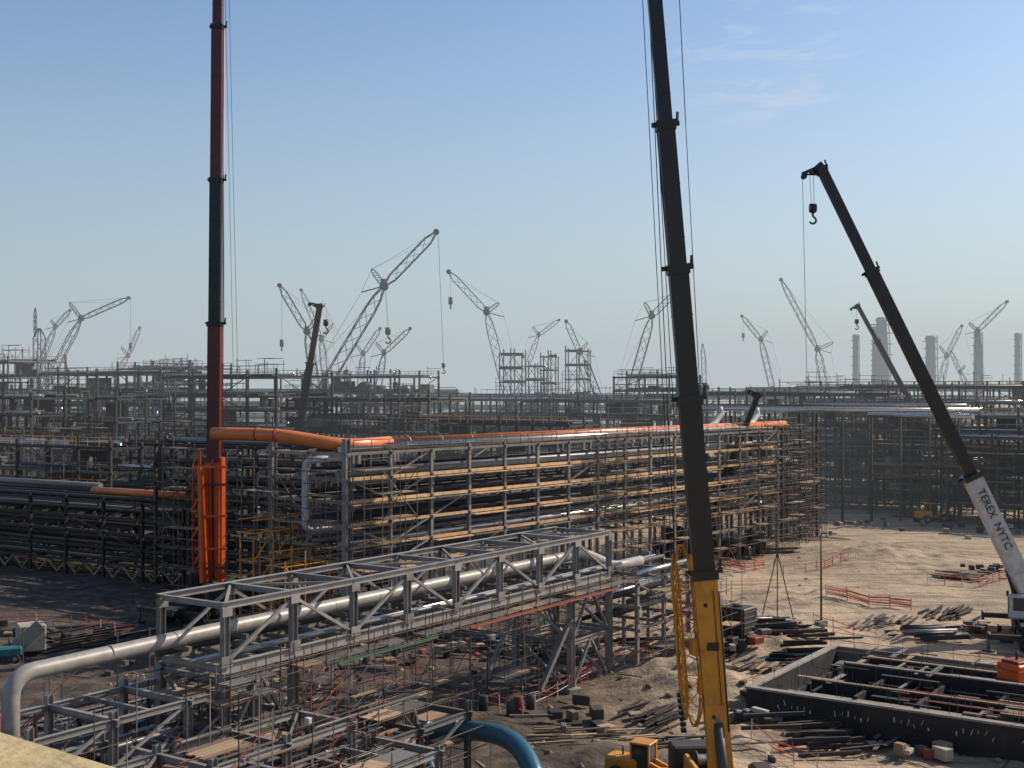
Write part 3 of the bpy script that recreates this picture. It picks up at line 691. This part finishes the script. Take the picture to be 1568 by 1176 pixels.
# ---------------------------------------------------------------- concrete basin
bs=MB(); C0=V((14.4,75.3,0)); cu=V((.826,-.564,0)); cv=Bd
def wall(a,b_,h,t,m,z0=-.3): bs.beam(a+Z*((h+z0)/2),b_+Z*((h+z0)/2),t,h-z0,m)
wall(C0,C0+cu*26,1.95,.4,'bitumen'); bs.beam(C0+Z*2.03-cu*.2,C0+cu*26+Z*2.03,.5,.12,'concrete')
wall(C0,C0+cv*15,1.95,.4,'bitumen'); bs.beam(C0+Z*2.035,C0+cv*15+Z*2.035,.52,.12,'concrete')
wall(C0+cv*15,C0+cv*15+cu*26,1.95,.4,'concrete')
bs.beam(C0+cu*13+cv*.5+Z*.3,C0+cu*13.01+cv*14.5+Z*.31,25,.2,'bitumen')
for k,(a,h) in enumerate(((2.4,1.5),(4.6,1.9),(8.5,2.3),(11.5,2.2))):
    p=C0+cv*a+cu*(1.5+k*.7); wall(p,p+cu*R(18,24),h,.28,'bitumen',0); bs.beam(p+Z*(h+.05),p+cu*20+Z*(h+.05),.34,.08,'plank' if k%2 else 'concrete')
for k in range(6):
    p=C0+cv*2.4+cu*(2+k*3.7); wall(p,p+cv*9,1.5+R(0,.5),.22,'bitumen',0)
for k in range(60):
    if k%9<6:
        p=C0+cu*(2+k*.38)-cv*.23+Z*R(1.0,1.35); bs.beam(p,p+Z*R(.15,.4)+cu*R(-.12,.12),.07,.03,'white_paint')
for _ in range(260):
    p=C0+cv*R(0,14)+cu*R(0,25)+Z*R(1.5,2.3); bs.tube(p,p+Z*R(.2,.9),.018,'brown_steel',3)
for _ in range(150):
    p=C0+cv*R(1,14)+cu*R(1,22)+Z*R(.8,2.4); dd=random.choice([cu,cu,cv]); bs.beam(p,p+dd*R(1,4),R(.08,.35),.06,random.choice(['plank','brown_steel','dark_steel','dark_steel','grey_steel','galv_steel']))
bs.obj('concrete_foundation_basin')
bsf=MB()
scaf(bsf,C0+cv*2+cu*14-Z*.1,cu,cv,6,1,1,1.9,1.3,1.9,.028,'scaf_tube',.6,.3)
scaf(bsf,C0+cv*9+cu*2-Z*.1,cu,cv,7,1,1,1.9,1.3,1.9,.028,'scaf_tube',.6,.3)
for a,b_ in ((C0+cu*9+cv*.3+Z*2.1,C0+cu*25+cv*.3+Z*2.1),(C0+cv*14+Z*2.1,C0+cv*14+cu*20+Z*2.1)): rail(bsf,a,b_,'scaf_red',1.0,1.6,.02)
bsf.obj('scaffolding')

# ---------------------------------------------------------------- barriers, piles, debris
def barrier(mb,pts,m='fence_red',r=.028,net=0.25):
    for a,b_ in zip(pts,pts[1:]):
        n=max(2,int((b_-a).length/1.5)); L_=[]
        for i in range(n+1):
            p=a.lerp(b_,i/n); p=V((p.x,p.y,gz(p.x,p.y)-.05)); L_.append(p); mb.tube(p,p+Z*R(1.05,1.3)+V((R(-.08,.08),R(-.08,.08),0)),r*1.2,m if R(0,1)<.5 else 'white_paint')
        for i,(p,q) in enumerate(zip(L_,L_[1:])):
            for h in (.55,1.0): mb.tube(p+Z*(h+R(-.05,.05)),q+Z*(h+R(-.05,.05)),r,m if (i%2 or h>.9) else 'white_paint')
            if R(0,1)<net:
                for q_ in range(4): mb.tube(p+Z*(.3+q_*.2+R(-.05,.05)),q+Z*(.3+q_*.2+R(-.08,.08)),r*.9,m)
ba=MB()
for P,r,nt_ in (([(480,1045),(600,1062),(700,1085),(800,1105)],.024,.05),([(800,1080),(900,1050),(990,1020)],.024,.2),([(1010,1010),(940,1030),(870,1065),(820,1090)],.024,.2),([(560,1030),(640,1035)],.024,0),([(0,960),(110,962),(200,975)],.03,.1),([(1150,1150),(1250,1185)],.024,.2),
    ([(1098,866),(1140,872),(1185,866)],.045,.8),([(1265,925),(1330,932),(1395,935)],.045,.9),([(1200,878),(1250,872),(1310,862)],.035,.1),([(1420,892),(1500,898),(1568,880)],.04,.3),([(1245,975),(1340,992)],.03,.3)):
    barrier(ba,[G(*p) for p in P],r=r,net=nt_)
ba.obj('safety_barrier')
mb=MB(); p=G(1257,972); h=7.5; mb.tube(p,p+Z*h,.09,'dark_steel',8,.06); mb.beam(p+Z*h,p+Z*h+V((.9,0,.1)),.1,.1,'dark_steel'); mb.box(p+Z*(h+.02)+V((1,0,0)),(.6,.25,.15),'pipe_grey',0,.03); mb.box(p+Z*.2,(.8,.8,.5),'concrete',.3,.04); mb.obj('light_pole')
mb=MB(); p=G(1190,955)
for a in (.3,2.4,4.5): mb.tube(p+V((math.cos(a)*1.6,math.sin(a)*1.6,0)),p+Z*6,.05,'dark_steel',5)
mb.obj('tripod_mast')
pl=MB()
BX=['plank','grey_steel','dark_steel','dark_steel','brown_steel','brown_steel','plank','tarp','scaf_red','pipe_dark']
def pile(u,v,n,kind,L=4,w=2.5,ang=0.4):
    c=G(u,v)
    for _ in range(n):
        a=ang+R(-.15,.15); dd=V((math.cos(a),math.sin(a),0)); x,y=c.x+random.gauss(0,w*.45),c.y+random.gauss(0,w*.45); p=V((x,y,gz(x,y)+R(.03,.5)))
        if kind=='plank': pl.beam(p,p+dd*L*R(.5,1)+Z*R(-.1,.1),.22,.06,random.choice(['plank','brown_steel','grey_steel']))
        elif kind=='pipe': pl.tube(p,p+dd*L*R(.8,1.5),R(.06,.18),random.choice(['pipe_grey','pipe_dark','pipe_dark','brown_steel']),10)
        elif kind=='steel': pl.ib(p,p+dd*L*R(.8,1.3),.18,.22,random.choice(['brown_steel','brown_steel','dark_steel']))
        elif kind=='box': pl.box(p+Z*.15,(R(.3,1.2),R(.3,.8),R(.2,.7)),random.choice(BX),R(0,3),.03)
        else: pl.lathe(p,Z,[(0,.28),(.02,.3),(.88,.3),(.9,.28)],random.choice(['blue_paint','scaf_red','pipe_dark']),12)
for a in ((1350,968,30,'plank',3,2.5),(1440,962,20,'steel',3,2.2),(1390,985,20,'pipe',3,2.5),(1500,975,20,'box',3,3),(1130,1000,20,'box',3,2.5),(1170,985,30,'steel',3,2.5),(1050,1000,24,'plank',3,3),(1200,1015,30,'steel',3,2),(1160,1030,24,'plank',3,2),(1110,960,16,'pipe',4,3),(980,990,24,'steel',4,3),(740,1000,16,'box',3,5),(820,985,26,'steel',5,4),(700,980,24,'pipe',6,4),(600,1010,14,'box',3,4),(850,1130,16,'plank',3,3),(900,1110,10,'box',2,3),(1000,1110,26,'steel',3,2),(1200,1150,16,'steel',3,3),(1300,1150,18,'plank',3,3),(1420,1160,12,'box',3,3),(1500,1150,20,'pipe',4,2),(1520,880,12,'box',4,4),(1450,885,18,'plank',4,2.5),(1150,848,10,'steel',5,4),(1300,808,18,'box',4,9),(1480,812,24,'box',5,12),(60,975,24,'box',3,4),(120,990,24,'steel',4,4),(200,985,20,'plank',4,4),(480,1000,20,'steel',5,5),(780,1100,4,'drum',3,2),(1000,1150,20,'plank',3,3),(1130,1110,24,'box',3,2),(1090,1010,20,'steel',3,2)):
    pile(*a,ang=random.choice([.95,-.6,.95,.2]))
for _ in range(1500):
    x,y=R(-30,50),R(55,150)
    if x>13 and y>90 and R(0,1)<.96: continue
    p=V((x,y,gz(x,y)+.03)); a=R(0,3.1); dd=V((math.cos(a),math.sin(a),0)); t=R(0,1)
    if t<.3: pl.beam(p,p+dd*R(.4,2.2),R(.06,.2),.05,random.choice(['plank','brown_steel','dark_steel']))
    elif t<.5: pl.tube(p,p+dd*R(1,4),.03,'scaf_tube')
    elif t<.62: pl.box(p+Z*.1,(R(.15,.6),R(.15,.5),R(.15,.4)),random.choice(BX),a,.02)
    else: pl.lathe(p-Z*.1,V((R(-.3,.3),R(-.3,.3),1)),[(0,R(.15,.35)),(.12,R(.12,.3)),(.25,.06)],'dirt_clump',6)
pl.obj('stacked_construction_material')
mb=MB(); p=G(1130,985); mb.box(p+Z*1.2,(2.2,2.2,2.2),'dark_steel',.9,.08); mb.lathe(p+Z*2.3,Z,[(0,.4),(.2,.4),(.22,.2)],'grey_steel',12)
for k in range(5): mb.box(p+Z*1.2+V((0,0,-.8+k*.4)),(2.3,2.3,.05),'grey_steel',.9)
mb.obj('steel_tank')
mb=MB(); p=G(1556,1092); mb.box(p+Z*1.9,(1.7,1.7,2.6),'orange_paint',.5,.08); mb.box(p+Z*3.25,(1.3,1.3,.25),'scaf_red',.5,.05); mb.tube(p+Z*3.3,p+Z*3.9,.08,'dark_steel',8)
for a in (-.7,.7):
    for c_ in (-.7,.7): mb.tube(p+V((a,c_,0)),p+V((a,c_,.8)),.08,'dark_steel',6)
for k in range(4): mb.box(p+Z*(1.0+k*.6),(1.8,1.8,.06),'scaf_red',.5)
mb.obj('orange_hopper')
mb=MB(); p=G(48,1000); mb.box(p+Z*1.3,(2.0,1.8,2.0),'tarp',.5,.1); mb.beam(p+V((-1.2,-1.2,.1)),p+V((1.2,-1.1,2.4)),.05,1.0,'tarp'); mb.obj('canvas_shelter')
mb=MB(); p=G(15,1010); mb.box(p+Z*.8,(1.8,1.1,.7),'teal_paint',.4,.12); mb.tube(p+Z*1.2,p+Z*1.8,.06,'dark_steel',8)
for s in (-1,1): wheel(mb,p+V((s*.7,-.6,.35)),V((0,1,0)),.35,.2)
mb.obj('generator_trailer')
mb=MB(); mb.path([S(600,1160,66),S(655,1122,66.5),S(740,1116,64),S(800,1138,61),S(832,1225,58)],.5,'blue_paint',26,2.4)
mb.path([S(520,1128,64),S(590,1120,66),S(640,1140,64),S(672,1200,61)],.3,'blue_paint',20,1.4)
for u,v,dd in ((700,1119,65.0),(655,1122,66.3)): mb.lathe(S(u,v,dd),V((1,-.55,.05)),[(0,.5),(0,.64),(.12,.64),(.12,.5)],'blue_paint',22)
mb.obj('blue_water_pipe')
def loader(p,yaw,sc=1.0):
    mb=MB(); ux=V((math.cos(yaw),math.sin(yaw),0))*sc; uy=V((-ux.y,ux.x,0)); z=Z*sc; y='yellow_paint'
    mb.box(p-ux*1.3+z*1.25,(2.2*sc,1.5*sc,1.0*sc),y,yaw,.15*sc); mb.box(p-ux*.0+z*1.9,(1.2*sc,1.2*sc,1.5*sc),'glass_dark',yaw,.08*sc); mb.box(p+z*2.72,(1.4*sc,1.4*sc,.14*sc),y,yaw,.04*sc)
    for a in (-.6,.6):
        for b_ in (-.6,.6): mb.beam(p+ux*a+uy*b_+z*1.1,p+ux*a+uy*b_+z*2.7,.1*sc,.1*sc,y)
    mb.box(p+ux*1.1+z*.95,(1.6*sc,.9*sc,.6*sc),y,yaw,.08*sc)
    for s in (-.45,.45): mb.beam(p+ux*.6+uy*s+z*1.5,p+ux*2.4+uy*s+z*.8,.16*sc,.3*sc,y); mb.beam(p+ux*2.3+uy*s+z*.8,p+ux*2.8+uy*s+z*.45,.16*sc,.3*sc,y)
    mb.rings([[p+ux*a+uy*s+z*h for a,h in ((2.7,.15),(3.6,.1),(3.5,.2),(3.0,.35),(2.9,1.0),(2.7,1.0))] for s in (-1.2,1.2)],'dark_steel')
    for t in (-1.5,1.3):
        for s in (-1,1): wheel(mb,p+ux*t+uy*(s*.95)+z*.62,uy,.62*sc,.45*sc)
    mb.tube(p-ux*1.4+z*1.7,p-ux*1.4+z*2.3,.06*sc,'black_paint',8); mb.obj('wheel_loader')
loader(G(985,1206),-.5,.8); loader(G(1425,800),.4,1.1)

mb=MB(); pd=V((.796,-.605,0)); pn=V((-.605,-.796,0)); p0=V((-1.478,3.58,0))
mb.beam(p0-pd*14+pn*.15+Z*9.45,p0+pd*14+pn*.15+Z*9.45,.3,18.9,'beige_plaster')
mb.beam(p0-pd*14.05+pn*.15+Z*18.95,p0+pd*14.05+pn*.15+Z*18.95,.36,.1,'beige_plaster')
mb.beam(p0-pd*13.9+pn*5+Z*9,p0+pd*13.9+pn*5+Z*9,9.4,17.6,'beige_plaster')
for k in range(7):
    for h in (3,7,11,15): mb.beam(p0+pd*(-12+k*4)-pn*.01+Z*h,p0+pd*(-10.6+k*4)-pn*.01+Z*h,.06,1.4,'glass_dark')
mb.obj('beige_building')

# ---------------------------------------------------------------- light, sky, haze, camera
sc_=bpy.context.scene
SE=math.radians(37); AZ=math.radians(64)
sd=V((math.sin(AZ)*math.cos(SE),math.cos(AZ)*math.cos(SE),math.sin(SE)))
sl=bpy.data.lights.new('sun','SUN'); sl.energy=5.0; sl.angle=math.radians(.5); sl.color=(1,.88,.72)
so=bpy.data.objects.new('sun',sl); so.rotation_euler=sd.to_track_quat('Z','Y').to_euler(); so.location=(60,0,80); sc_.collection.objects.link(so)
w=bpy.data.worlds.new('World'); sc_.world=w; w.use_nodes=True; N=w.node_tree.nodes; L=w.node_tree.links
sky=N.new('ShaderNodeTexSky'); sky.sky_type='NISHITA'; sky.sun_disc=False; sky.sun_elevation=SE; sky.sun_rotation=AZ; sky.dust_density=1.0; sky.air_density=1.0; sky.ozone_density=3.0
bg=N['Background']; bg.inputs[1].default_value=.135
tc=N.new('ShaderNodeTexCoord')
sx=N.new('ShaderNodeSeparateXYZ'); L.new(tc.outputs['Generated'],sx.inputs[0])
hcol=mixc(mrg(sx.outputs[0],-.5,.6),(2.7,3.55,4.05),(4.9,5.35,5.3))
hf=N.new('ShaderNodeMath'); hf.operation='POWER'; L.new(mrg(sx.outputs[2],0,.30,1,0),hf.inputs[0]); hf.inputs[1].default_value=1.6
skc=mixc(hf.outputs[0],sky.outputs[0],hcol)
vd=N.new('ShaderNodeVectorMath'); vd.operation='DISTANCE'; L.new(tc.outputs['Generated'],vd.inputs[0]); vd.inputs[1].default_value=(.20,.95,.262)
mk=mrg(vd.outputs['Value'],.02,.09,1,0)
mp=N.new('ShaderNodeMapping'); mp.inputs['Rotation'].default_value=(0,.55,0); mp.inputs['Scale'].default_value=(9,9,38); L.new(tc.outputs['Generated'],mp.inputs[0])
cn=nzn(1.6,6,.6,mp.outputs[0]); cm_=mrg(cn.outputs[0],.50,.72,0,.6)
mu=N.new('ShaderNodeMath'); mu.operation='MULTIPLY'; L.new(mk,mu.inputs[0]); L.new(cm_,mu.inputs[1])
L.new(mixc(mu.outputs[0],skc,(5.6,5.9,6.2)),bg.inputs[0])
hm=bpy.data.materials.new('haze_air'); hm.use_nodes=True; hn=hm.node_tree
hn.nodes.remove(hn.nodes['Principled BSDF'])
HD=.0009
ab=hn.nodes.new('ShaderNodeVolumeAbsorption'); ab.inputs['Density'].default_value=HD; ab.inputs['Color'].default_value=(0,0,0,1)
em=hn.nodes.new('ShaderNodeEmission'); em.inputs['Color'].default_value=(.86,.96,1,1); em.inputs['Strength'].default_value=HD*.55  # glow added to the air box in place of sunlight scattered by haze
ads=hn.nodes.new('ShaderNodeAddShader'); hn.links.new(ab.outputs[0],ads.inputs[0]); hn.links.new(em.outputs[0],ads.inputs[1]); hn.links.new(ads.outputs[0],hn.nodes['Material Output'].inputs['Volume']); MATS['haze_air']=hm
hz=MB(); hz.box(V((0,880,40)),(2600,1460,84),'haze_air'); hz.obj('haze')
cam=bpy.data.cameras.new('camera'); co=bpy.data.objects.new('camera',cam); sc_.collection.objects.link(co); sc_.camera=co
cam.sensor_width=36; cam.lens=F/1568*36; cam.clip_end=20000; cam.clip_start=.1
co.location=(0,0,HC); co.rotation_euler=(math.radians(90)+math.atan(10/F),0,0)
sc_.view_settings.view_transform='Standard'; sc_.view_settings.look='None'; sc_.view_settings.exposure=0
print('faces',sum(len(o.data.polygons) for o in bpy.data.objects if o.type=='MESH'))
